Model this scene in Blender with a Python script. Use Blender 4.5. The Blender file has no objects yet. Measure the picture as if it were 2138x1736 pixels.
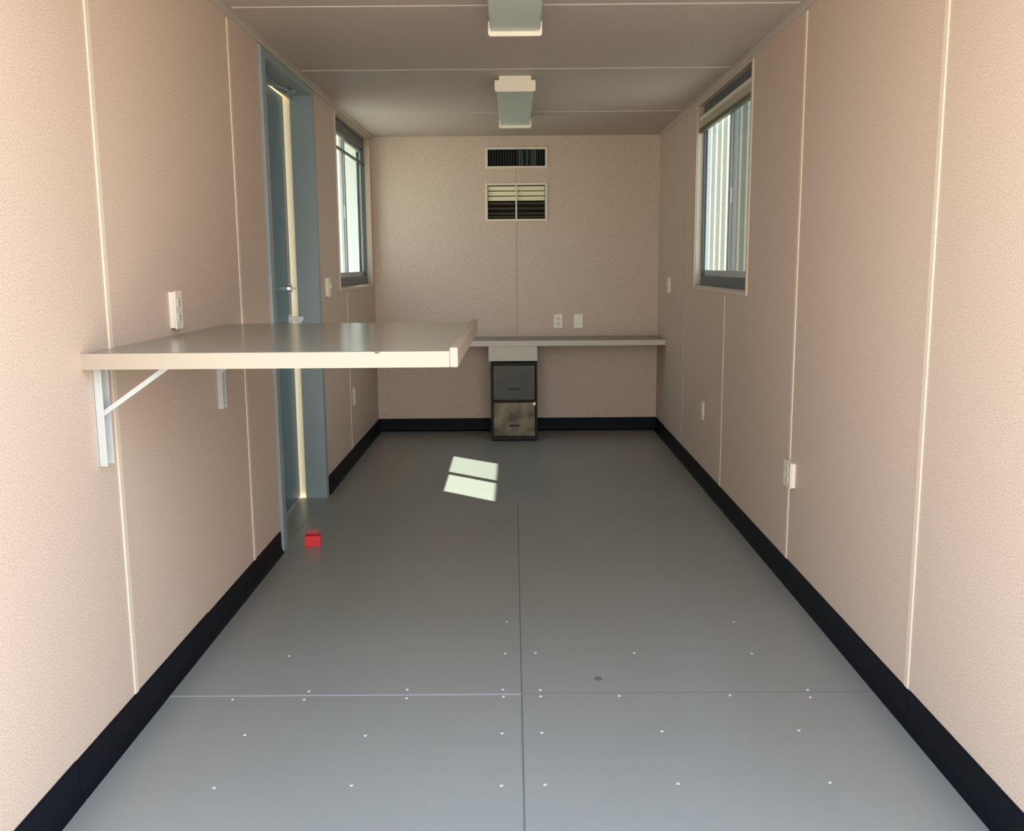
import bpy, bmesh, math, random
from mathutils import Vector, Matrix
random.seed(4)
SC = bpy.context.scene
COL = SC.collection
W, L, H, Y0 = 2.2, 7.41, 2.269, 1.62       # room width, far wall, ceiling height, open end
TH = 0.075                                  # wall thickness

# ------------------------------------------------------------------ materials
def mat(name, col, rough=0.5, metal=0.0, spec=0.5, noise=None, bump=None, coat=0.0):
    """noise = (scale, amount, second colour) mottles the base colour; bump = (scale, strength)"""
    m = bpy.data.materials.new(name); m.use_nodes = True
    nt = m.node_tree; b = nt.nodes['Principled BSDF']
    b.inputs['Base Color'].default_value = (*col, 1)
    b.inputs['Roughness'].default_value = rough
    b.inputs['Metallic'].default_value = metal
    b.inputs['Specular IOR Level'].default_value = spec
    b.inputs['Coat Weight'].default_value = coat
    tc = None
    def coords():
        nonlocal tc
        if tc is None: tc = nt.nodes.new('ShaderNodeTexCoord')
        return tc.outputs['Object']
    if noise:
        sc, amt, c2 = noise
        n = nt.nodes.new('ShaderNodeTexNoise'); n.inputs['Scale'].default_value = sc
        n.inputs['Detail'].default_value = 4
        nt.links.new(coords(), n.inputs['Vector'])
        r = nt.nodes.new('ShaderNodeValToRGB')
        r.color_ramp.elements[0].position = 0.5 - amt; r.color_ramp.elements[0].color = (*col, 1)
        r.color_ramp.elements[1].position = 0.5 + amt; r.color_ramp.elements[1].color = (*c2, 1)
        nt.links.new(n.outputs['Fac'], r.inputs['Fac'])
        nt.links.new(r.outputs['Color'], b.inputs['Base Color'])
    if bump:
        n2 = nt.nodes.new('ShaderNodeTexNoise'); n2.inputs['Scale'].default_value = bump[0]
        n2.inputs['Detail'].default_value = 3
        nt.links.new(coords(), n2.inputs['Vector'])
        bp = nt.nodes.new('ShaderNodeBump'); bp.inputs['Strength'].default_value = bump[1]
        bp.inputs['Distance'].default_value = 0.004
        nt.links.new(n2.outputs['Fac'], bp.inputs['Height'])
        nt.links.new(bp.outputs['Normal'], b.inputs['Normal'])
    return m

def glass_mat(name, tint):
    m = bpy.data.materials.new(name); m.use_nodes = True
    nt = m.node_tree; nt.nodes.remove(nt.nodes['Principled BSDF'])
    out = nt.nodes['Material Output']
    t = nt.nodes.new('ShaderNodeBsdfTransparent'); t.inputs['Color'].default_value = (*tint, 1)
    g = nt.nodes.new('ShaderNodeBsdfGlossy'); g.inputs['Roughness'].default_value = 0.02
    f = nt.nodes.new('ShaderNodeFresnel'); f.inputs['IOR'].default_value = 1.45
    ge = nt.nodes.new('ShaderNodeNewGeometry'); mr = nt.nodes.new('ShaderNodeMapRange')   # same reflectance from both faces of the single pane
    mr.inputs['To Min'].default_value = 1.45; mr.inputs['To Max'].default_value = 1 / 1.45
    nt.links.new(ge.outputs['Backfacing'], mr.inputs['Value']); nt.links.new(mr.outputs[0], f.inputs['IOR'])
    mx = nt.nodes.new('ShaderNodeMixShader')
    nt.links.new(f.outputs[0], mx.inputs[0]); nt.links.new(t.outputs[0], mx.inputs[1])
    nt.links.new(g.outputs[0], mx.inputs[2]); nt.links.new(mx.outputs[0], out.inputs['Surface'])
    return m

def screen_mat(name, col, cover):
    m = bpy.data.materials.new(name); m.use_nodes = True
    nt = m.node_tree; nt.nodes.remove(nt.nodes['Principled BSDF'])
    out = nt.nodes['Material Output']
    t = nt.nodes.new('ShaderNodeBsdfTransparent')
    d = nt.nodes.new('ShaderNodeBsdfDiffuse'); d.inputs['Color'].default_value = (*col, 1)
    mx = nt.nodes.new('ShaderNodeMixShader'); mx.inputs[0].default_value = cover
    nt.links.new(t.outputs[0], mx.inputs[1]); nt.links.new(d.outputs[0], mx.inputs[2])
    nt.links.new(mx.outputs[0], out.inputs['Surface'])
    return m

M = dict(
    wall=mat('speckled_beige_vinyl', (0.44, 0.330, 0.247), 0.55, spec=0.35, noise=(230, 0.20, (0.70, 0.555, 0.440)), bump=(300, 0.05)),
    ceil=mat('beige_ceiling_panel', (0.44, 0.37, 0.315), 0.6, spec=0.3, noise=(190, 0.16, (0.52, 0.445, 0.385)), bump=(450, 0.06)),
    batten=mat('pale_beige_batten', (0.70, 0.565, 0.43), 0.5),
    batten2=mat('beige_batten', (0.60, 0.475, 0.365), 0.5),
    joint=mat('brown_panel_joint', (0.45, 0.35, 0.255), 0.6),
    cbatten=mat('ceiling_batten', (0.56, 0.485, 0.42), 0.5),
    floor=mat('grey_floor_paint', (0.238, 0.235, 0.203), 0.33, spec=0.5, noise=(1.4, 0.30, (0.262, 0.257, 0.222)), bump=(9, 0.05)),
    seam=mat('dark_floor_joint', (0.13, 0.13, 0.12), 0.6),
    seam_faint=mat('faint_floor_joint', (0.19, 0.19, 0.175), 0.5),
    seam_pale=mat('pale_floor_joint', (0.37, 0.37, 0.36), 0.45),
    screw=mat('silver_screw', (0.55, 0.55, 0.53), 0.35, metal=0.6),
    chip=mat('floor_paint_chip', (0.12, 0.12, 0.11), 0.7),
    base=mat('black_vinyl_base', (0.004, 0.005, 0.008), 0.5, spec=0.12),
    steel=mat('exterior_white_steel', (0.62, 0.61, 0.57), 0.5),
    doorblue=mat('slate_blue_door_paint', (0.085, 0.170, 0.215), 0.35, noise=(2.5, 0.3, (0.10, 0.185, 0.225))),
    jamb=mat('grey_blue_frame_paint', (0.25, 0.31, 0.315), 0.42, noise=(3, 0.3, (0.275, 0.325, 0.325))),
    winframe=mat('dark_slate_window_frame', (0.060, 0.078, 0.092), 0.42),
    sash=mat('grey_aluminium_sash', (0.40, 0.42, 0.40), 0.4, metal=0.2),
    reveal=mat('beige_window_liner', (0.44, 0.355, 0.265), 0.5),
    surround=mat('cream_sun_surround', (0.84, 0.85, 0.78), 0.5),
    door_sun_surround=mat('warm_cream_steel', (0.86, 0.74, 0.50), 0.5),
    slat=mat('cream_blind_slats', (0.66, 0.62, 0.50), 0.45),
    rail=mat('brown_blind_rail', (0.10, 0.085, 0.055), 0.5),
    glass=glass_mat('blue_tinted_window_glass', (0.64, 0.755, 0.745)),
    screen=screen_mat('insect_screen_mesh', (0.20, 0.21, 0.19), 0.12),
    screen_dark=screen_mat('dark_insect_screen_mesh', (0.20, 0.20, 0.17), 0.70),
    shelf=mat('tan_grey_laminate', (0.235, 0.21, 0.165), 0.20, spec=0.5, noise=(30, 0.2, (0.255, 0.23, 0.18))),
    edge=mat('cream_edge_band', (0.345, 0.283, 0.208), 0.4),
    bracket=mat('pale_grey_steel', (0.46, 0.47, 0.44), 0.4, metal=0.1),
    counter=mat('grey_brown_counter', (0.23, 0.21, 0.17), 0.35),
    cedge=mat('counter_edge_band', (0.50, 0.46, 0.36), 0.45),
    cabframe=mat('dark_brown_cabinet_frame', (0.018, 0.014, 0.008), 0.55, spec=0.25),
    drawer=mat('stained_dark_drawer', (0.048, 0.043, 0.030), 0.45, spec=0.35, noise=(9, 0.14, (0.075, 0.066, 0.045))),
    drawer2=mat('rusty_tan_drawer', (0.075, 0.058, 0.033), 0.48, spec=0.35, noise=(8, 0.13, (0.27, 0.215, 0.125))),
    black=mat('black_recess', (0.006, 0.006, 0.006), 0.8),
    vane=mat('dark_grey_vane', (0.055, 0.06, 0.055), 0.5),
    vframe=mat('beige_grille_frame', (0.72, 0.62, 0.48), 0.5),
    louvre=mat('cream_louvre', (0.90, 0.83, 0.56), 0.35),
    shade_louvre=mat('shaded_louvre', (0.16, 0.12, 0.075), 0.5),  # lower slats: shade of the recess put into the colour
    ivory=mat('ivory_plastic', (0.80, 0.72, 0.57), 0.35),
    ivory2=mat('ivory_plastic_insert', (0.66, 0.60, 0.45), 0.35),
    slot=mat('dark_slot', (0.03, 0.03, 0.025), 0.6),
    white=mat('white_plastic', (0.80, 0.79, 0.75), 0.35),
    chrome=mat('polished_metal', (0.80, 0.79, 0.76), 0.22, metal=0.9),
    strip=mat('tan_leaf_strip', (0.46, 0.37, 0.30), 0.5),
    fix=mat('cream_light_housing', (0.93, 0.85, 0.68), 0.4),
    lens=mat('unlit_grey_diffuser', (0.54, 0.60, 0.55), 0.35),
    red=mat('red_plastic', (0.72, 0.022, 0.022), 0.3),
    redd=mat('dark_red_plastic', (0.25, 0.035, 0.02), 0.4),
    ground=mat('pale_gravel_ground', (0.42, 0.365, 0.29), 0.9, noise=(3, 0.25, (0.49, 0.43, 0.345))),
    neighbour=mat('cream_corrugated_steel', (0.27, 0.262, 0.205), 0.5),
)

# ------------------------------------------------------------------ mesh helpers
def bx(bm, x0, x1, y0, y1, z0, z1, bevel=0.0, rot=None, piv=None):
    r = bmesh.ops.create_cube(bm, size=1.0)
    vs = r['verts']
    for v in vs:
        v.co = Vector(((x0 + x1) / 2 + v.co.x * (x1 - x0), (y0 + y1) / 2 + v.co.y * (y1 - y0), (z0 + z1) / 2 + v.co.z * (z1 - z0)))
    if bevel:
        es = list({e for v in vs for e in v.link_edges})
        g = bmesh.ops.bevel(bm, geom=es, offset=bevel, segments=2, profile=0.5, affect='EDGES')
        vs = list({v for f in g['faces'] for v in f.verts} | {v for v in vs if v.is_valid})
    if rot is not None:
        bmesh.ops.transform(bm, matrix=Matrix.Translation(piv) @ rot @ Matrix.Translation(-Vector(piv)), verts=vs)
    return vs

def cyl(bm, p0, p1, r, seg=16, r2=None):
    p0, p1 = Vector(p0), Vector(p1); d = p1 - p0
    mt = Matrix.Translation((p0 + p1) / 2) @ d.to_track_quat('Z', 'Y').to_matrix().to_4x4()
    bmesh.ops.create_cone(bm, cap_ends=True, segments=seg, radius1=r, radius2=r if r2 is None else r2, depth=d.length, matrix=mt)

def bar(bm, p0, p1, w, t, bevel=0.001):
    """rectangular bar from p0 to p1 lying in an XZ plane: w across, t along Y"""
    p0, p1 = Vector(p0), Vector(p1); d = p1 - p0; n = d.length
    ang = math.atan2(d.x, d.z)
    vs = bx(bm, -w / 2, w / 2, -t / 2, t / 2, 0, n, bevel)
    vs = [v for v in vs if v.is_valid]
    bmesh.ops.transform(bm, matrix=Matrix.Translation(p0) @ Matrix.Rotation(ang, 4, 'Y'), verts=vs)

def prism(bm, pts, axis, a0, a1):
    """extrude a closed outline along an axis; pts are 2D in the other two axes (in x,y,z order)"""
    def P(p, a):
        q = list(p); q.insert(axis, a); return q
    A = [bm.verts.new(P(p, a0)) for p in pts]; B = [bm.verts.new(P(p, a1)) for p in pts]
    bm.faces.new(A); bm.faces.new(B[::-1])
    for i in range(len(pts)):
        j = (i + 1) % len(pts); bm.faces.new((A[i], B[i], B[j], A[j]))

def obj(name, bm, m, parent=None, smooth=False):
    bmesh.ops.recalc_face_normals(bm, faces=bm.faces[:])
    me = bpy.data.meshes.new(name); bm.to_mesh(me); bm.free()
    if smooth:
        for p in me.polygons: p.use_smooth = True
    me.materials.append(M[m])
    o = bpy.data.objects.new(name, me); COL.objects.link(o)
    if parent is not None:
        o.parent = parent; o.matrix_parent_inverse = Matrix.Identity(4)
        if parent.type == 'EMPTY' or True:
            off = world_loc(parent)
            me.transform(Matrix.Translation(-off))
    return o

def world_loc(o):
    v = Vector(o.location); p = o.parent
    while p is not None: v = v + Vector(p.location); p = p.parent
    return v

def tag(o, label, cat, group=None, kind=None):
    o['label'] = label; o['category'] = cat
    if group: o['group'] = group
    if kind: o['kind'] = kind
    return o

def thing(name, label, cat, loc, group=None, kind=None):
    o = bpy.data.objects.new(name, None); COL.objects.link(o)
    o.location = loc; o.empty_display_size = 0.05
    return tag(o, label, cat, group, kind)

def box_obj(name, m, parent, *dims, bevel=0.0):
    bm = bmesh.new(); bx(bm, *dims, bevel=bevel); return obj(name, bm, m, parent)

def slab(bm, axis, a_in, a_out, u0, u1, v0, v1, holes):
    """wall with rectangular holes. axis 0: plane x=a (u=y, v=z); axis 1: plane y=a (u=x, v=z)"""
    us = sorted({u0, u1, *[h[0] for h in holes], *[h[1] for h in holes]})
    vs = sorted({v0, v1, *[h[2] for h in holes], *[h[3] for h in holes]})
    def P(a, u, v): return (a, u, v) if axis == 0 else (u, a, v)
    cache = {}
    def V(a, u, v):
        k = (a, u, v)
        if k not in cache: cache[k] = bm.verts.new(P(a, u, v))
        return cache[k]
    def solid(i, j):
        if not (0 <= i < len(us) - 1 and 0 <= j < len(vs) - 1): return False
        cu, cv = (us[i] + us[i + 1]) / 2, (vs[j] + vs[j + 1]) / 2
        return not any(h[0] < cu < h[1] and h[2] < cv < h[3] for h in holes)
    for i in range(len(us) - 1):
        for j in range(len(vs) - 1):
            if not solid(i, j): continue
            a, b, c, d = us[i], us[i + 1], vs[j], vs[j + 1]
            for x in (a_in, a_out):
                bm.faces.new((V(x, a, c), V(x, b, c), V(x, b, d), V(x, a, d)))
            for (di, dj, e) in ((-1, 0, ((a, c), (a, d))), (1, 0, ((b, c), (b, d))), (0, -1, ((a, c), (b, c))), (0, 1, ((a, d), (b, d)))):
                if not solid(i + di, j + dj):
                    (p, q), (r, s) = e
                    bm.faces.new((V(a_in, p, q), V(a_in, r, s), V(a_out, r, s), V(a_out, p, q)))

# ------------------------------------------------------------------ openings
DY0, DY1, DZ = 4.265, 5.245, 2.215          # door opening (rough)
LW = (5.94, 7.27, 1.165, 2.235)             # left window opening  (y0, y1, z0, z1)
RW = (4.575, 5.895, 1.165, 2.235)           # right window opening
V1 = (0.889, 1.325, 2.045, 2.168)           # upper air grille
V2 = (0.885, 1.324, 1.650, 1.902)           # lower air grille

# ------------------------------------------------------------------ the shell
bm = bmesh.new(); slab(bm, 0, 0.0, -TH, Y0, L, 0.0, H, [(DY0, DY1, 0.0, DZ), LW])
tag(obj('wall_left', bm, 'wall'), 'left speckled beige panel wall with blue door and one window', 'wall', kind='structure')
bm = bmesh.new(); slab(bm, 0, W, W + TH, Y0, L, 0.0, H, [RW])
tag(obj('wall_right', bm, 'wall'), 'right speckled beige panel wall with one window', 'wall', kind='structure')
bm = bmesh.new(); slab(bm, 1, L, L + TH, -TH, W + TH, 0.0, H, [V1, V2])
tag(obj('wall_back', bm, 'wall'), 'far end beige wall with two air grilles', 'wall', kind='structure')
bm = bmesh.new(); bx(bm, -TH, W + TH, Y0, L + TH, H, H + 0.12)
tag(obj('ceiling', bm, 'ceil'), 'low beige panel ceiling with two unlit light fixtures', 'ceiling', kind='structure')
bm = bmesh.new(); bx(bm, -TH, W + TH, Y0, L + TH, -0.10, 0.0)
floor = tag(obj('floor', bm, 'floor'), 'grey painted board floor with screw heads and a centre joint', 'floor', kind='structure')

# floor joints, screw heads, chip
def seam(x0, x1, y0, y1, m='seam'):
    box_obj('floor_joint', m, floor, x0, x1, y0, y1, -0.002, 0.0006)
bm = bmesh.new()
xs = [(1.1045, Y0), (1.1035, 2.2), (1.1015, 2.9), (1.099, 3.9), (1.0965, 5.1)]
for (xa, ya), (xb, yb) in zip(xs, xs[1:]):
    w = 0.0022
    a = [bm.verts.new((xa - w, ya, 0.0006)), bm.verts.new((xa + w, ya, 0.0006)), bm.verts.new((xb + w, yb, 0.0006)), bm.verts.new((xb - w, yb, 0.0006))]
    b = [bm.verts.new((v.co.x, v.co.y, -0.003)) for v in a]
    bm.faces.new(a); bm.faces.new(b[::-1])
    for i in range(4): bm.faces.new((a[i], a[(i + 1) % 4], b[(i + 1) % 4], b[i]))
obj('floor_joint', bm, 'seam', floor)
seam(0.02, 1.10, 2.7265, 2.7335, 'seam_pale'); seam(1.108, 2.18, 2.732, 2.7345)
seam(0.02, 1.095, 5.085, 5.089, 'seam_faint'); seam(1.099, 2.18, 5.085, 5.089, 'seam_faint')
SCREWS = [(0.319, 2.213), (0.666, 2.221), (1.047, 2.217), (1.158, 2.22), (1.495, 2.221), (1.88, 2.222), (0.32, 2.485), (0.661, 2.478),
          (1.045, 2.487), (1.157, 2.489), (1.496, 2.493), (1.882, 2.494), (0.22, 2.706), (0.439, 2.703), (0.442, 2.759), (0.751, 2.709),
          (0.746, 2.768), (1.044, 2.764), (1.046, 2.715), (1.16, 2.759), (1.16, 2.715), (1.4, 2.716), (1.985, 2.750), (1.977, 2.699),
          (1.738, 2.715), (0.317, 3.029), (1.048, 3.038), (1.151, 3.041), (1.485, 3.036), (1.881, 3.026), (1.051, 3.326), (1.885, 3.312)]
bm = bmesh.new()
bmesh.ops.create_cone(bm, cap_ends=True, segments=18, radius1=0.0062, radius2=0.0048, depth=0.0018, matrix=Matrix.Translation((0, 0, 0.0009)))
bx(bm, -0.0035, 0.0035, -0.0006, 0.0006, 0.0017, 0.0021)
proto = obj('screw_head', bm, 'screw', floor)
for i, (x, y) in enumerate(SCREWS):
    o = proto if i == 0 else proto.copy()
    if i: COL.objects.link(o); o.parent = floor
    o.location = (x, y, 0.0)
bm = bmesh.new(); bmesh.ops.create_icosphere(bm, subdivisions=2, radius=0.011)
for v in bm.verts: v.co = Vector((1.345 + v.co.x * (1 + 0.3 * random.random()), 2.835 + v.co.y * 1.4, 0.0005 + v.co.z * 0.12))
obj('paint_chip', bm, 'chip', floor)

# baseboards: black cove vinyl, separate lengths butted with tiny height steps
def cove(bm, side, y0, y1, h):
    pts = [(0, 0), (0.020, 0), (0.014, 0.004), (0.0075, 0.014), (0.006, 0.03), (0.006, h - 0.004), (0.003, h), (0, h)]
    if side == 'L': prism(bm, [(p[0], p[1]) for p in pts], 1, y0, y1)
    elif side == 'R': prism(bm, [(W - p[0], p[1]) for p in pts], 1, y0, y1)
    else: prism(bm, [(L - p[0], p[1]) for p in pts], 0, y0, y1)
bm = bmesh.new()
for a, b, h in ((Y0, 2.16, 0.104), (2.163, 3.17, 0.102), (3.173, 4.205, 0.099)): cove(bm, 'L', a, b, h)
tag(obj('baseboard_left', bm, 'base'), 'black vinyl baseboard on left wall before the blue door', 'baseboard', kind='structure')
bm = bmesh.new()
for a, b, h in ((5.315, 6.55, 0.10), (6.553, L - 0.02, 0.10)): cove(bm, 'L', a, b, h)
tag(obj('baseboard_left', bm, 'base'), 'black vinyl baseboard on left wall beyond the blue door', 'baseboard', kind='structure')
bm = bmesh.new()
for a, b, h in ((Y0, 2.52, 0.104), (2.523, 3.74, 0.101), (3.743, 5.6, 0.099), (5.603, 6.98, 0.100), (6.983, L - 0.02, 0.103)): cove(bm, 'R', a, b, h)
tag(obj('baseboard_right', bm, 'base'), 'long black vinyl baseboard along the right wall', 'baseboard', kind='structure')
bm = bmesh.new()
for a, b, h in ((0.0, 0.9, 0.101), (0.903, W, 0.101)): cove(bm, 'B', a, b, h)
tag(obj('baseboard_back', bm, 'base'), 'black vinyl baseboard under the far counter', 'baseboard', kind='structure')

# wall and ceiling battens, cove trims
ntrim = 0
def trim(label, m, *segs, bevel=0.001):
    global ntrim
    ntrim += 1
    bm = bmesh.new()
    for s in segs: bx(bm, *s, bevel=bevel)
    return tag(obj('trim_%d' % ntrim, bm, m), label, 'trim', kind='structure')
bt, bw = 0.004, 0.012
def lbat(y, z0, z1, label, m='batten'): trim(label, m, (-0.001, bt, y - bw, y + bw, z0, z1))
def rbat(y, z0, z1, label, m='batten'): trim(label, m, (W - bt, W + 0.001, y - bw, y + bw, z0, z1))
lbat(2.54, 0.103, H - 0.03, 'pale batten on left wall nearest the camera, behind the shelf end')
lbat(3.785, 0.099, H - 0.03, 'pale batten on left wall just before the blue door')
lbat(6.18, 0.101, 1.13, 'pale batten on left wall under the window', 'batten2')
rbat(2.545, 0.103, H - 0.03, 'pale batten on right wall nearest the camera')
rbat(3.762, 0.100, H - 0.03, 'pale batten on right wall with surface box over its lower part')
rbat(5.045, 0.100, 1.13, 'pale batten on right wall below the window', 'batten2')
rbat(6.27, 0.101, H - 0.03, 'faint batten on right wall beyond the window', 'joint')
trim('thin vertical panel joint in the middle of the far wall', 'joint', (1.1005, 1.1065, L - 0.002, L + 0.001, 0.76, V2[2] - 0.024), (1.1005, 1.1065, L - 0.002, L + 0.001, V2[3] + 0.022, V1[2] - 0.018))
for y, wd, lab in ((3.76, 0.009, 'pale ceiling batten beside the nearer light fixture'), (4.935, 0.009, 'thin pale ceiling batten between the two light fixtures'), (6.28, 0.008, 'faint ceiling batten across the farther light fixture')):
    trim(lab, 'cbatten', (0.03, W - 0.03, y - wd, y + wd, H - 0.003, H + 0.001))
def cvt(pts, axis, a0, a1, label, m='ceil'):
    global ntrim
    ntrim += 1
    bm = bmesh.new(); prism(bm, pts, axis, a0, a1)
    tag(obj('trim_%d' % ntrim, bm, m), label, 'trim', kind='structure')
cvt([(0, H), (0.020, H), (0.020, H - 0.005), (0.008, H - 0.009), (0.005, H - 0.022), (0, H - 0.022)], 1, Y0, L, 'beige corner trim along ceiling and left wall')
cvt([(W, H), (W - 0.020, H), (W - 0.020, H - 0.005), (W - 0.008, H - 0.009), (W - 0.005, H - 0.022), (W, H - 0.022)], 1, Y0, L, 'beige corner trim along ceiling and right wall')

# ------------------------------------------------------------------ windows
def window(name, side, op, label, screen_half, stile):
    y0, y1, z0, z1 = op
    s = -1 if side == 'L' else 1
    X0 = 0.0 if side == 'L' else W
    def X(d): return X0 + s * d                     # d > 0 goes outward through the wall
    def B(bm, d0, d1, *r, bevel=0.0):
        a, b = sorted((X(d0), X(d1))); bx(bm, a, b, *r, bevel=bevel)
    root = thing(name, label, 'window', (X0, (y0 + y1) / 2, z0), kind='structure')
    bm = bmesh.new()                                # casing: thin strips proud of the wall
    cw, cp = 0.020, -0.008
    B(bm, cp, 0.001, y0 - cw, y0, z0 - cw, z1 + 0.0, bevel=0.002); B(bm, cp, 0.001, y1, y1 + cw, z0 - cw, z1 + 0.0, bevel=0.002)
    B(bm, cp, 0.001, y0, y1, z0 - cw, z0, bevel=0.002)
    obj('casing', bm, 'batten2', root)
    bm = bmesh.new()                                # liner of the reveal
    t = 0.006
    B(bm, 0.0, 0.038, y0, y0 + t, z0, z1); B(bm, 0.0, 0.038, y1 - t, y1, z0, z1)
    B(bm, 0.0, 0.038, y0 + t, y1 - t, z0, z0 + t); B(bm, 0.0, 0.038, y0 + t, y1 - t, z1 - t, z1)
    obj('reveal_liner', bm, 'reveal', root)
    bm = bmesh.new()                                # dark fixed frame
    fw = 0.026
    B(bm, 0.034, 0.066, y0, y0 + fw, z0, z1, bevel=0.002); B(bm, 0.034, 0.066, y1 - fw, y1, z0, z1, bevel=0.002)
    B(bm, 0.030, 0.066, y0 + fw, y1 - fw, z0, z0 + 0.062, bevel=0.002); B(bm, 0.030, 0.066, y0 + fw, y1 - fw, z1 - 0.078, z1, bevel=0.002)
    obj('window_frame', bm, 'winframe', root)
    a0, a1, b0, b1 = y0 + fw, y1 - fw, z0 + 0.062, z1 - 0.078
    for k, (p, q, d) in enumerate(((a0, stile + 0.028, 0.048), (stile - 0.028, a1, 0.060))):
        bm = bmesh.new(); r = 0.028; dd = 0.008
        e = 0.014
        lo = (p, p + (e if k == 0 else r + 0.014)); hi = (q - (r + 0.014 if k == 0 else e), q)
        B(bm, d - dd, d + dd, lo[0], lo[1], b0, b1, bevel=0.001); B(bm, d - dd, d + dd, hi[0], hi[1], b0, b1, bevel=0.001)
        B(bm, d - dd, d + dd, lo[1], hi[0], b0, b0 + 0.034, bevel=0.001); B(bm, d - dd, d + dd, lo[1], hi[0], b1 - 0.024, b1, bevel=0.001)
        sash = obj('sash', bm, 'sash', root)
        bm = bmesh.new()
        vs = [bm.verts.new((X(d), y, z)) for y, z in ((lo[1], b0 + 0.034), (hi[0], b0 + 0.034), (hi[0], b1 - 0.024), (lo[1], b1 - 0.024))]
        bm.faces.new(vs); obj('pane', bm, 'glass', sash)
        if k == 1:
            bm = bmesh.new()
            B(bm, d - dd - 0.012, d - dd, lo[1] - 0.03, lo[1] - 0.012, 1.62, 1.70, bevel=0.002)
            obj('sash_latch', bm, 'white', sash)
        if k == screen_half:
            bm = bmesh.new()
            vs = [bm.verts.new((X(0.082), y, z)) for y, z in ((p, b0), (q, b0), (q, b1), (p, b1))]
            bm.faces.new(vs); obj('insect_screen', bm, 'screen' if side == 'L' else 'screen_dark', root)
    if side == 'R': return root
    bm = bmesh.new(); B(bm, 0.028, 0.042, y0 + 0.006, y1 - 0.006, 2.040, 2.056, bevel=0.001); obj('glazing_bar', bm, 'winframe', root)
    # steel box added on the outside face, trims the sun patch on the floor
    bm = bmesh.new(); D0, D1, t = TH, 0.262, 0.006
    yA, yB, zA, zB = y0 - 0.03, y1 - 0.098 if side == 'L' else y1 - 0.03, z0 - 0.03, 2.19
    B(bm, D0, D1, yA - t, yA, zA - t, zB + t); B(bm, D0, D1, yB, yB + t, zA - t, zB + t)
    B(bm, D0, D1, yA, yB, zB, zB + t); B(bm, D0, D1, yA, yB, zA - t, zA)
    if side == 'L': B(bm, D0, D0 + t, yB + t, y1 + 0.02, zA, z1 + 0.03)
    B(bm, D0, D0 + t, yA, yB, zB + t, z1 + 0.03)
    obj('added_sun_surround', bm, 'surround', root)
    return root
window('window_1', 'L', LW, 'sliding window with dark frame in left wall beyond the blue door', 1, 6.47)
window('window_2', 'R', RW, 'sliding window with dark frame in right wall', 0, 5.18)

def blind(side, op, label):
    y0, y1, z0, z1 = op
    s = -1 if side == 'L' else 1; X0 = 0.0 if side == 'L' else W
    zt = z1 - 0.070
    root = thing('window_blind', label, 'blind', (X0, (y0 + y1) / 2, zt))
    def B(bm, d0, d1, *r, bevel=0.0):
        a, b = sorted((X0 + s * d0, X0 + s * d1)); bx(bm, a, b, *r, bevel=bevel)
    bm = bmesh.new(); B(bm, 0.004, 0.029, y0 + 0.012, y1 - 0.012, zt - 0.024, zt, bevel=0.002); obj('head_rail', bm, 'slat', root)
    bm = bmesh.new()
    for k in range(9):
        zz = zt - 0.027 - k * 0.0042
        B(bm, 0.0045, 0.0285, y0 + 0.016, y1 - 0.016, zz - 0.0016, zz)
        B(bm, 0.0085, 0.0245, y0 + 0.016, y1 - 0.016, zz - 0.0026, zz - 0.0016)
    obj('slat_stack', bm, 'slat', root)
    bm = bmesh.new(); B(bm, 0.004, 0.029, y0 + 0.014, y1 - 0.014, zt - 0.090, zt - 0.066, bevel=0.002); obj('bottom_rail', bm, 'rail', root)
    for yy in (y0 + 0.2, y1 - 0.2):
        bm = bmesh.new(); cyl(bm, (X0 + s * 0.030, yy, zt - 0.09), (X0 + s * 0.030, yy, zt - 0.02), 0.0015, 8)
        obj('lift_cord', bm, 'slat', root)
    return root
blind('R', RW, 'cream blind pulled up with brown rail, window in right wall')

# ------------------------------------------------------------------ door
door = thing('door_1', 'slate blue steel door standing slightly ajar in left wall', 'door', (0, DY0, 0), kind='structure')
bm = bmesh.new()
JA, JB, JT = 4.285, 5.228, 2.200
bx(bm, -0.105, 0.014, DY0 - 0.045, JA, 0.0, JT + 0.002, bevel=0.002)
bx(bm, -0.105, 0.014, JB, DY1 + 0.045, 0.0, JT + 0.002, bevel=0.002)
bx(bm, -0.105, 0.014, DY0 - 0.045, DY1 + 0.045, JT, JT + 0.038, bevel=0.002)
bx(bm, -0.105, -0.085, JA, JB, JT - 0.018, JT + 0.001)
obj('door_frame', bm, 'jamb', door)
bm = bmesh.new(); bx(bm, -0.16, 0.0, JA, JB, 0.0, 0.003, bevel=0.001); obj('threshold', bm, 'floor', door)
bm = bmesh.new()
bx(bm, -0.42, -TH, JB + 0.030, JB + 0.036, -0.03, JT + 0.06); bx(bm, -0.42, -TH, JA - 0.10, JB + 0.036, JT + 0.054, JT + 0.060)
bx(bm, -0.42, -TH, JA - 0.106, JA - 0.10, -0.03, JT + 0.06)
obj('added_sun_surround', bm, 'door_sun_surround', door)  # added outside the doorway to stop sun coming through the gap
hinge = Vector((-0.116, JA + 0.004, 0))
rot = Matrix.Rotation(math.radians(1.35), 4, 'Z')
def leafbox(name, m, parent, *d, bevel=0.001):
    bm = bmesh.new(); bx(bm, *d, bevel=bevel)
    bmesh.ops.transform(bm, matrix=Matrix.Translation(hinge) @ rot @ Matrix.Translation(-hinge), verts=bm.verts[:])
    return obj(name, bm, m, parent)
LX = -0.116
leaf = leafbox('door_leaf', 'doorblue', door, LX - 0.045, LX, JA + 0.004, JB - 0.004, 0.012, JT - 0.006, bevel=0.002)
leafbox('edge_strip', 'strip', leaf, LX - 0.001, LX + 0.003, JB - 0.070, JB - 0.050, 0.92, 1.92)  # thin tan strip on the leaf face near its free edge
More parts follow.
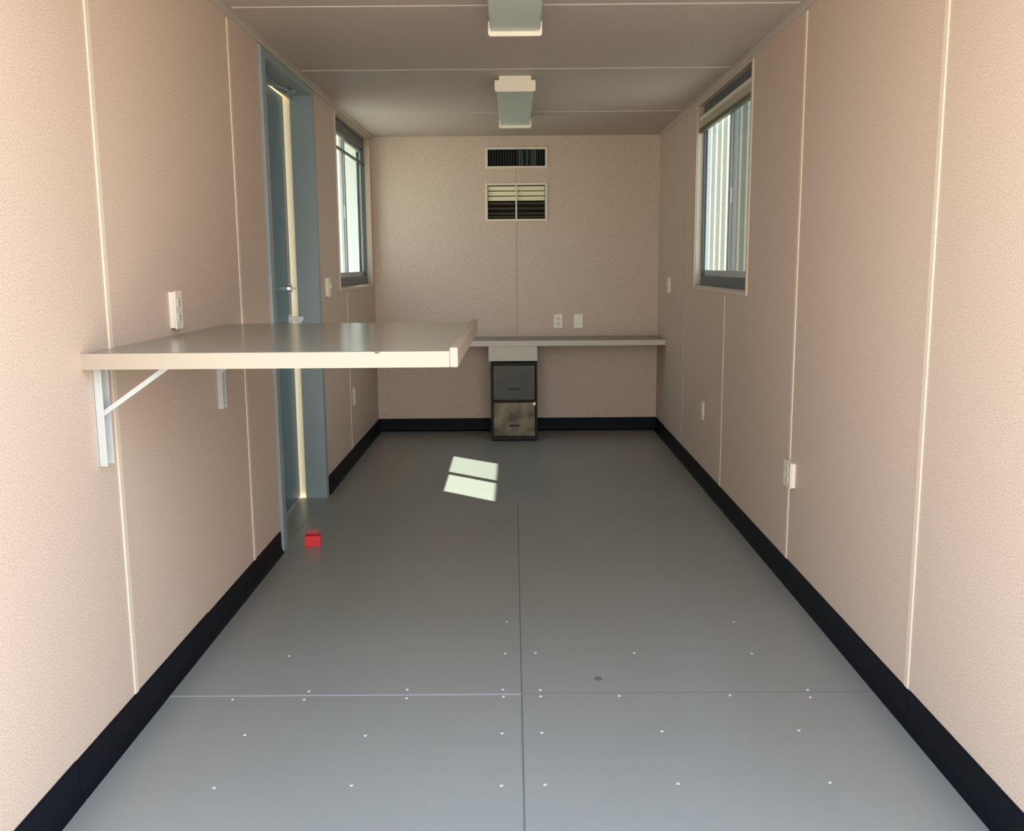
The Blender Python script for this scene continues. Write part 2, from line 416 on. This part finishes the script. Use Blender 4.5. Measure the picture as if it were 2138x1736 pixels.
bm = bmesh.new()                                     # lever handle
hy, hz = JB - 0.075, 1.018
cyl(bm, (LX - 0.002, hy, hz), (LX + 0.010, hy, hz), 0.030, 24)
bx(bm, LX + 0.004, LX + 0.074, hy - 0.016, hy + 0.010, hz - 0.008, hz + 0.016, bevel=0.004)
bx(bm, LX + 0.040, LX + 0.064, hy - 0.016, hy + 0.010, hz - 0.040, hz + 0.002, bevel=0.004)
bmesh.ops.transform(bm, matrix=Matrix.Translation(hinge) @ rot @ Matrix.Translation(-hinge), verts=bm.verts[:])
obj('lever_handle', bm, 'white', leaf)
bm = bmesh.new()
cyl(bm, (LX - 0.002, hy, 1.185), (LX + 0.016, hy, 1.185), 0.028, 24, 0.024)
bx(bm, LX + 0.014, LX + 0.036, hy - 0.020, hy + 0.020, 1.180, 1.190, bevel=0.002)
bmesh.ops.transform(bm, matrix=Matrix.Translation(hinge) @ rot @ Matrix.Translation(-hinge), verts=bm.verts[:])
obj('deadbolt', bm, 'chrome', leaf)
leafbox('closer_body', 'jamb', leaf, LX, LX + 0.045, JA + 0.10, JA + 0.36, 2.095, 2.145, bevel=0.004)
bm = bmesh.new()
bar_pts = ((LX + 0.03, JA + 0.30, 2.155), (LX + 0.075, JA + 0.58, 2.172), (LX + 0.055, JA + 0.80, 2.188))
for p, q in zip(bar_pts, bar_pts[1:]):
    cyl(bm, p, q, 0.008, 10)
cyl(bm, (LX + 0.03, JA + 0.30, 2.143), (LX + 0.03, JA + 0.30, 2.163), 0.014, 14)
bx(bm, LX + 0.03, LX + 0.085, JA + 0.775, JA + 0.835, 2.184, 2.200, bevel=0.002)
obj('closer_arm', bm, 'jamb', door)
for z in (0.25, 1.1, 1.95):
    bm = bmesh.new(); cyl(bm, (LX + 0.004, JA + 0.006, z - 0.05), (LX + 0.004, JA + 0.006, z + 0.05), 0.007, 12); obj('hinge', bm, 'jamb', door)

# ------------------------------------------------------------------ fold-down shelf on the left wall
sh = thing('wall_shelf', 'big tan shelf with cream front edge on two brackets, left wall', 'shelf', (0, 2.355, 1.05))
SX, SY0, SY1, SZ = 0.947, 2.357, 3.60, 1.090
box_obj('shelf_top', 'shelf', sh, 0.002, SX - 0.020, SY0 + 0.018, SY1, SZ - 0.022, SZ - 0.001, bevel=0.001)
bm = bmesh.new()                                     # front band with a small chip out of its upper edge
n0, n1, nz = 0.737, 0.752, 0.0045
prism(bm, [(0.0, SZ - 0.040), (SX - 0.022, SZ - 0.040), (SX - 0.022, SZ), (n1, SZ), (n1 - 0.004, SZ - nz), (n0 + 0.004, SZ - nz), (n0, SZ), (0.0, SZ)], 1, SY0, SY0 + 0.018)
obj('front_edge', bm, 'edge', sh)
bm = bmesh.new(); bx(bm, SX - 0.022, SX, SY0 - 0.002, SY1, SZ - 0.041, SZ + 0.010, bevel=0.004); obj('side_lip', bm, 'edge', sh)
def bracket(yc):
    bm = bmesh.new(); zt = SZ - 0.023                # open channel fixed to the wall
    bx(bm, 0.0005, 0.004, yc - 0.022, yc + 0.022, 0.790, zt)
    bx(bm, 0.002, 0.024, yc - 0.022, yc - 0.019, 0.790, zt, bevel=0.0008); bx(bm, 0.002, 0.024, yc + 0.019, yc + 0.022, 0.790, zt, bevel=0.0008)
    leg = obj('bracket', bm, 'bracket', sh)
    bm = bmesh.new(); bar(bm, (0.014, yc - 0.014, 0.924), (0.212, yc - 0.014, 1.062), 0.013, 0.009); obj('brace', bm, 'bracket', leg)
    bm = bmesh.new(); bx(bm, 0.024, 0.62, yc - 0.010, yc + 0.014, SZ - 0.038, SZ - 0.023, bevel=0.001); obj('arm', bm, 'bracket', leg)
bracket(2.435); bracket(3.43)

# ------------------------------------------------------------------ counter and filing cabinet at the far wall
ct = thing('desk_counter', 'long grey-brown counter spanning the far wall under the outlets', 'counter', (W / 2, 6.95, 0.70))
CZ, CY = 0.748, 6.955
box_obj('counter_top', 'counter', ct, 0.003, W - 0.003, CY + 0.012, L - 0.001, CZ - 0.034, CZ, bevel=0.001)
box_obj('front_edge', 'cedge', ct, 0.003, W - 0.003, CY, CY + 0.012, CZ - 0.038, CZ + 0.001, bevel=0.001)
box_obj('apron', 'cedge', ct, 0.890, 1.251, CY + 0.006, CY + 0.40, 0.598, CZ - 0.036, bevel=0.002)
box_obj('wall_cleat', 'cedge', ct, 0.003, 0.885, L - 0.022, L - 0.001, CZ - 0.075, CZ - 0.035)

fc = thing('filing_cabinet', 'dark stained two-drawer filing cabinet under the far counter', 'cabinet', (1.078, 6.94, 0))
FX0, FX1, FY0, FY1, FZ = 0.905, 1.250, 6.942, 7.355, 0.588
bm = bmesh.new()
bx(bm, FX0, FX0 + 0.014, FY0, FY1, 0.012, FZ, bevel=0.001); bx(bm, FX1 - 0.014, FX1, FY0, FY1, 0.012, FZ, bevel=0.001)
bx(bm, FX0 + 0.014, FX1 - 0.014, FY0, FY1, FZ - 0.014, FZ); bx(bm, FX0 + 0.014, FX1 - 0.014, FY0, FY1, 0.012, 0.036)
bx(bm, FX0 + 0.014, FX1 - 0.014, FY0 + 0.004, FY1, 0.296, 0.308); bx(bm, FX0 + 0.014, FX1 - 0.014, FY1 - 0.01, FY1, 0.036, FZ - 0.014)
for x in (FX0 + 0.03, FX1 - 0.03):
    for y in (FY0 + 0.04, FY1 - 0.04): cyl(bm, (x, y, 0.0), (x, y, 0.013), 0.014, 12)
obj('carcass', bm, 'cabframe', fc)
for (z0, z1, m) in ((0.312, 0.570, 'drawer'), (0.040, 0.292, 'drawer2')):
    bm = bmesh.new(); bx(bm, FX0 + 0.018, FX1 - 0.018, FY0 - 0.010, FY0 + 0.012, z0, z1, bevel=0.003)
    bx(bm, FX0 + 0.026, FX1 - 0.026, FY0 + 0.012, FY1 - 0.03, z0 + 0.01, z0 + 0.16)
    d = obj('drawer', bm, m, fc)
    zc = z0 + (z1 - z0) * 0.31
    bm = bmesh.new(); bx(bm, 1.040, 1.116, FY0 - 0.0125, FY0 - 0.008, zc - 0.008, zc + 0.007, bevel=0.001)
    bx(bm, 1.040, 1.116, FY0 - 0.020, FY0 - 0.010, zc + 0.005, zc + 0.009, bevel=0.001)
    obj('recessed_pull', bm, 'slot', d)
bm = bmesh.new(); cyl(bm, (FX1 - 0.024, FY0 - 0.001, 0.284), (FX1 - 0.024, FY0 - 0.019, 0.284), 0.012, 20)
cyl(bm, (FX1 - 0.024, FY0 - 0.018, 0.284), (FX1 - 0.024, FY0 - 0.021, 0.284), 0.006, 14)
lk = obj('lock', bm, 'white', fc); lk['label'] = 'small white round lock'

# ------------------------------------------------------------------ air grilles
def grille_frame(root, v, m, e=0.018):
    bm = bmesh.new(); x0, x1, z0, z1 = v
    bx(bm, x0 - e, x0, L - 0.012, L + 0.001, z0 - e, z1 + e, bevel=0.002); bx(bm, x1, x1 + e, L - 0.012, L + 0.001, z0 - e, z1 + e, bevel=0.002)
    bx(bm, x0, x1, L - 0.012, L + 0.001, z0 - e, z0, bevel=0.002); bx(bm, x0, x1, L - 0.012, L + 0.001, z1, z1 + e, bevel=0.002)
    obj('grille_frame', bm, m, root)
def duct(root, v, depth):
    bm = bmesh.new(); x0, x1, z0, z1 = v; t = 0.003
    bx(bm, x0, x0 + t, L, L + depth, z0, z1); bx(bm, x1 - t, x1, L, L + depth, z0, z1)
    bx(bm, x0, x1, L, L + depth, z0, z0 + t); bx(bm, x0, x1, L, L + depth, z1 - t, z1); bx(bm, x0, x1, L + depth - t, L + depth, z0, z1)
    obj('duct', bm, 'black', root)
g1 = thing('air_grille', 'wide black air grille with upright vanes, high on the far wall', 'grille', ((V1[0] + V1[1]) / 2, L, V1[2]))
grille_frame(g1, V1, 'vframe'); duct(g1, V1, 0.11)
n = 21
for i in range(n):
    x = V1[0] + (i + 1) * (V1[1] - V1[0]) / (n + 1)
    ang = -6 if i < 10 else (58 if i in (11, 12, 14, 16, 17) else 25)
    bm = bmesh.new(); bx(bm, x - 0.0012, x + 0.0012, L + 0.004, L + 0.026, V1[2] + 0.002, V1[3] - 0.002, rot=Matrix.Rotation(math.radians(ang), 4, 'Z'), piv=(x, L + 0.015, 0))
    obj('vane', bm, 'vane', g1)
g2 = thing('air_grille', 'square air grille with cream and shade-toned louvres below the black one', 'grille', ((V2[0] + V2[1]) / 2, L, V2[2]))
grille_frame(g2, V2, 'vframe'); duct(g2, V2, 0.11)
zs = [(1.880, 40, 'louvre'), (1.842, 40, 'louvre'), (1.804, 40, 'louvre'), (1.766, 12, 'shade_louvre'), (1.728, 12, 'shade_louvre'), (1.690, 12, 'shade_louvre'), (1.664, 12, 'shade_louvre')]
for z, half, m in zs:
    bm = bmesh.new()
    ang = -62 if m == 'louvre' else -20
    for (xa, xb) in ((V2[0] + 0.003, 1.098), (1.110, V2[1] - 0.003)):
        bx(bm, xa, xb, L - 0.004, L + 0.030, z - 0.001, z + 0.001, rot=Matrix.Rotation(math.radians(ang), 4, 'X'), piv=(0, L + 0.013, z))
    o = obj('louvre', bm, m, g2)
    if m == 'shade_louvre': o['label'] = 'louvre with recess shade in its colour'
bm = bmesh.new(); bx(bm, 1.098, 1.110, L - 0.006, L + 0.03, V2[2], V2[3], bevel=0.001); obj('mullion', bm, 'vframe', g2)

# ------------------------------------------------------------------ outlets, switches, boxes
def wall_plate(name, label, cat, side, c, w, h, kind, box=0.0):
    """c = (along wall, z centre); side L / R / B; kind outlet / switch / blank"""
    a, z = c
    def T(bm):
        mt = {'L': Matrix.Translation((0, a, z)) @ Matrix.Rotation(math.radians(90), 4, 'Z'),
              'R': Matrix.Translation((W, a, z)) @ Matrix.Rotation(math.radians(-90), 4, 'Z'),
              'B': Matrix.Translation((a, L, z))}[side]
        bmesh.ops.transform(bm, matrix=mt, verts=bm.verts[:])
        return bm
    loc = {'L': (0, a, z), 'R': (W, a, z), 'B': (a, L, z)}[side]
    root = thing(name, label, cat, loc)
    # local frame: -y points into the room
    if box:
        bm = bmesh.new(); bx(bm, -w / 2 + 0.003, w / 2 - 0.003, -box, 0.001, -h / 2 + 0.003, h / 2 - 0.003, bevel=0.002); obj('back_box', T(bm), 'ivory', root)
    bm = bmesh.new(); bx(bm, -w / 2, w / 2, -box - 0.006, -box, -h / 2, h / 2, bevel=0.002); pl = obj('cover_plate', T(bm), 'ivory', root)
    f = -box - 0.006
    if kind == 'outlet':
        for dz in (h * 0.19, -h * 0.19):
            bm = bmesh.new(); bx(bm, -0.016, 0.016, f - 0.002, f + 0.001, dz - 0.014, dz + 0.014, bevel=0.003)
            r = obj('receptacle', T(bm), 'ivory2', root)
            bm = bmesh.new()
            for dx in (-0.006, 0.006): bx(bm, dx - 0.001, dx + 0.001, f - 0.0024, f - 0.001, dz - 0.001, dz + 0.007)
            cyl(bm, (0, f - 0.0024, dz - 0.007), (0, f - 0.001, dz - 0.007), 0.0022, 10)
            obj('slot', T(bm), 'slot', r)
        zsr = (0.0,)
    elif kind == 'switch':
        bm = bmesh.new(); bx(bm, -0.005, 0.005, f - 0.012, f + 0.001, -0.004, 0.012, bevel=0.001); obj('toggle', T(bm), 'ivory2', root)
        zsr = (-0.03, 0.03)
    else:
        zsr = (-0.03, 0.03)
    for zz in zsr:
        bm = bmesh.new(); cyl(bm, (0, f - 0.0012, zz), (0, f + 0.001, zz), 0.003, 10); obj('plate_screw', T(bm), 'ivory2', root)
    return root
wall_plate('wall_outlet', 'ivory outlet just above the tan wall shelf', 'outlet', 'L', (3.020, 1.169), 0.062, 0.120, 'outlet', 0.016)
wall_plate('wall_outlet', 'left ivory outlet on far wall, showing its sockets', 'outlet', 'B', (1.425, 0.865), 0.068, 0.108, 'outlet')
wall_plate('blank_wall_plate', 'plain ivory plate right of the outlet on far wall', 'cover plate', 'B', (1.583, 0.865), 0.070, 0.110, 'blank')
wall_plate('light_switch', 'pale switch beside the blue door frame, left wall', 'switch', 'L', (5.515, 1.182), 0.080, 0.112, 'switch', 0.012)
wall_plate('wall_outlet', 'faint outlet low on left wall beyond the blue door', 'outlet', 'L', (6.30, 0.437), 0.075, 0.115, 'outlet')
wall_plate('light_switch', 'small pale switch on right wall beyond the window', 'switch', 'R', (6.84, 1.150), 0.075, 0.112, 'switch', 0.010)
wall_plate('wall_outlet', 'pale outlet low on right wall below the window', 'outlet', 'R', (5.545, 0.440), 0.072, 0.105, 'outlet')
wall_plate('wall_outlet', 'surface box outlet low on right wall over the batten', 'outlet', 'R', (3.722, 0.462), 0.095, 0.105, 'outlet', 0.016)

# ------------------------------------------------------------------ ceiling light fixtures
def fixture(y0, y1, label):
    xc = 1.098
    root = thing('ceiling_light', label, 'light fixture', (xc, (y0 + y1) / 2, H), group='ceiling light fixtures')
    bm = bmesh.new(); bx(bm, xc - 0.080, xc + 0.080, y0 + 0.012, y1 - 0.012, H - 0.030, H - 0.0002, bevel=0.002); obj('housing', bm, 'fix', root)
    bm = bmesh.new()                                  # wraparound diffuser
    prism(bm, [(xc - 0.098, H - 0.030), (xc - 0.098, H - 0.052), (xc - 0.092, H - 0.061), (xc + 0.092, H - 0.061), (xc + 0.098, H - 0.052), (xc + 0.098, H - 0.030)], 1, y0 + 0.012, y1 - 0.012)
    obj('diffuser', bm, 'lens', root)
    for ya, yb in ((y0, y0 + 0.012), (y1 - 0.012, y1)):
        bm = bmesh.new()
        pts = [(xc - 0.083, H - 0.0003), (xc - 0.083, H - 0.022), (xc - 0.106, H - 0.022), (xc - 0.106, H - 0.070), (xc - 0.100, H - 0.078),
               (xc + 0.100, H - 0.078), (xc + 0.106, H - 0.070), (xc + 0.106, H - 0.022), (xc + 0.083, H - 0.022), (xc + 0.083, H - 0.0003)]
        prism(bm, pts, 1, ya, yb); obj('end_cap', bm, 'fix', root)
    return root
fixture(2.60, 3.915, 'unlit grey ceiling light at the top edge, nearer the camera')
fixture(5.105, 6.45, 'unlit ceiling light with cream end cap, nearer the far wall')

# ------------------------------------------------------------------ small red thing on the floor
rb = thing('red_box', 'small bright red plastic box on the floor beside the door', 'box', (0.127, 4.30, 0))
Rz = Matrix.Rotation(math.radians(8), 4, 'Z')
def rbx(bm, *d, bevel=0.0): bx(bm, *d, bevel=bevel)
def place(bm):
    bmesh.ops.transform(bm, matrix=Matrix.Translation((0.127, 4.315, 0)) @ Rz, verts=bm.verts[:]); return bm
bm = bmesh.new()
rbx(bm, -0.036, 0.036, -0.026, -0.023, 0.0, 0.050, bevel=0.001); rbx(bm, -0.036, 0.036, 0.023, 0.026, 0.0, 0.050, bevel=0.001)
rbx(bm, -0.036, -0.033, -0.023, 0.023, 0.0, 0.050); rbx(bm, 0.033, 0.036, -0.023, 0.023, 0.0, 0.050); rbx(bm, -0.033, 0.033, -0.023, 0.023, 0.0, 0.004)
obj('box_body', place(bm), 'red', rb)
bm = bmesh.new(); bx(bm, -0.030, 0.026, 0.026, 0.029, 0.046, 0.072, bevel=0.001, rot=Matrix.Rotation(math.radians(-22), 4, 'X'), piv=(0, 0.026, 0.046))
obj('flap', place(bm), 'redd', rb)
bm = bmesh.new(); bx(bm, -0.0362, -0.008, -0.044, -0.026, 0.0, 0.0022, bevel=0.0008); obj('tab', place(bm), 'red', rb)

# ------------------------------------------------------------------ outside
bm = bmesh.new(); bx(bm, -60, 60, -60, 90, -0.35, -0.16)
tag(obj('ground', bm, 'ground'), 'pale sunlit gravel ground outside', 'ground', kind='structure')
nb = thing('neighbouring_building', 'pale ribbed steel building seen through the right window', 'building', (5.0, 13.0, -0.16))
bm = bmesh.new()
pts = []
y = 7.0
while y < 19.0:
    pts += [(3.9, y), (3.9, y + 0.11), (3.975, y + 0.17), (3.975, y + 0.30)]; y += 0.36
pts += [(3.9, y), (6.3, y), (6.3, 7.0)]
prism(bm, pts, 2, -0.04, 4.64)
obj('corrugated_shell', bm, 'neighbour', nb)
bm = bmesh.new()
bx(bm, 3.86, 6.34, 6.98, y + 0.02, -0.16, -0.02); bx(bm, 3.86, 6.34, 6.98, y + 0.02, 4.60, 4.70)
obj('rail_frame', bm, 'neighbour', nb)
# lower part of this unit: steel skid under the floor
bm = bmesh.new(); bx(bm, -TH, W + TH, Y0, L + TH, -0.16, -0.10)
tag(obj('trim_sill', bm, 'steel'), 'steel skid under the floor', 'trim', kind='structure')

# ------------------------------------------------------------------ light
EXPO = 0.0
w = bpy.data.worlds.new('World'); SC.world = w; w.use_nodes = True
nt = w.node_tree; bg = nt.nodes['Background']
tc = nt.nodes.new('ShaderNodeTexCoord'); sp = nt.nodes.new('ShaderNodeSeparateXYZ'); rp = nt.nodes.new('ShaderNodeValToRGB')
rp.color_ramp.elements[0].position = 0.0; rp.color_ramp.elements[0].color = (1.0, 0.97, 0.90, 1)
rp.color_ramp.elements[1].position = 0.75; rp.color_ramp.elements[1].color = (0.53, 0.73, 1.08, 1)
e = rp.color_ramp.elements.new(0.25); e.color = (0.86, 0.90, 0.98, 1)
nt.links.new(tc.outputs['Generated'], sp.inputs[0]); nt.links.new(sp.outputs['Z'], rp.inputs['Fac'])
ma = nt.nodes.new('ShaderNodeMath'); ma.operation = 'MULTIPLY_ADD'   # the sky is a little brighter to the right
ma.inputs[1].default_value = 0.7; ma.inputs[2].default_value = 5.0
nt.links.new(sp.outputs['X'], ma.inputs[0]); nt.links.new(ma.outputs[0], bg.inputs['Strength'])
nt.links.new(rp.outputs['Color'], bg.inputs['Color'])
sd = bpy.data.lights.new('sun', 'SUN'); sd.energy = 24.0; sd.angle = math.radians(0.53); sd.color = (1.0, 0.95, 0.86)
so = bpy.data.objects.new('sun', sd); COL.objects.link(so); so.location = (-4, 9, 8)
so.rotation_euler = Vector((0.336, -0.284, -0.60)).to_track_quat('-Z', 'Y').to_euler()

# ------------------------------------------------------------------ camera
p, yw, rl = 0.1582, -0.0044, -0.0079
cp, spn, cy, sy, cr, sr = math.cos(p), math.sin(p), math.cos(yw), math.sin(yw), math.cos(rl), math.sin(rl)
fwd = Vector((sy * cp, cy * cp, -spn)); right = Vector((cy, -sy, 0)); up = right.cross(fwd)
r2 = right * cr + up * sr; u2 = -right * sr + up * cr
cd = bpy.data.cameras.new('camera'); cd.sensor_fit = 'HORIZONTAL'; cd.sensor_width = 36.0; cd.lens = 36.0 * 1973.2 / 2138.0
co = bpy.data.objects.new('camera', cd); COL.objects.link(co)
mt = Matrix((r2, u2, -fwd)).transposed().to_4x4(); mt.translation = Vector((1.091, 0.0, 1.3023))
co.matrix_world = mt
cd.clip_start = 0.02; cd.clip_end = 300
SC.camera = co
SC.view_settings.view_transform = 'Standard'; SC.view_settings.look = 'None'
SC.view_settings.exposure = EXPO; SC.view_settings.gamma = 1.0; SC.view_settings.use_curve_mapping = False
SC.cycles.diffuse_bounces = 8; SC.cycles.max_bounces = 12; SC.cycles.transparent_max_bounces = 12
SC.cycles.sample_clamp_indirect = 12.0
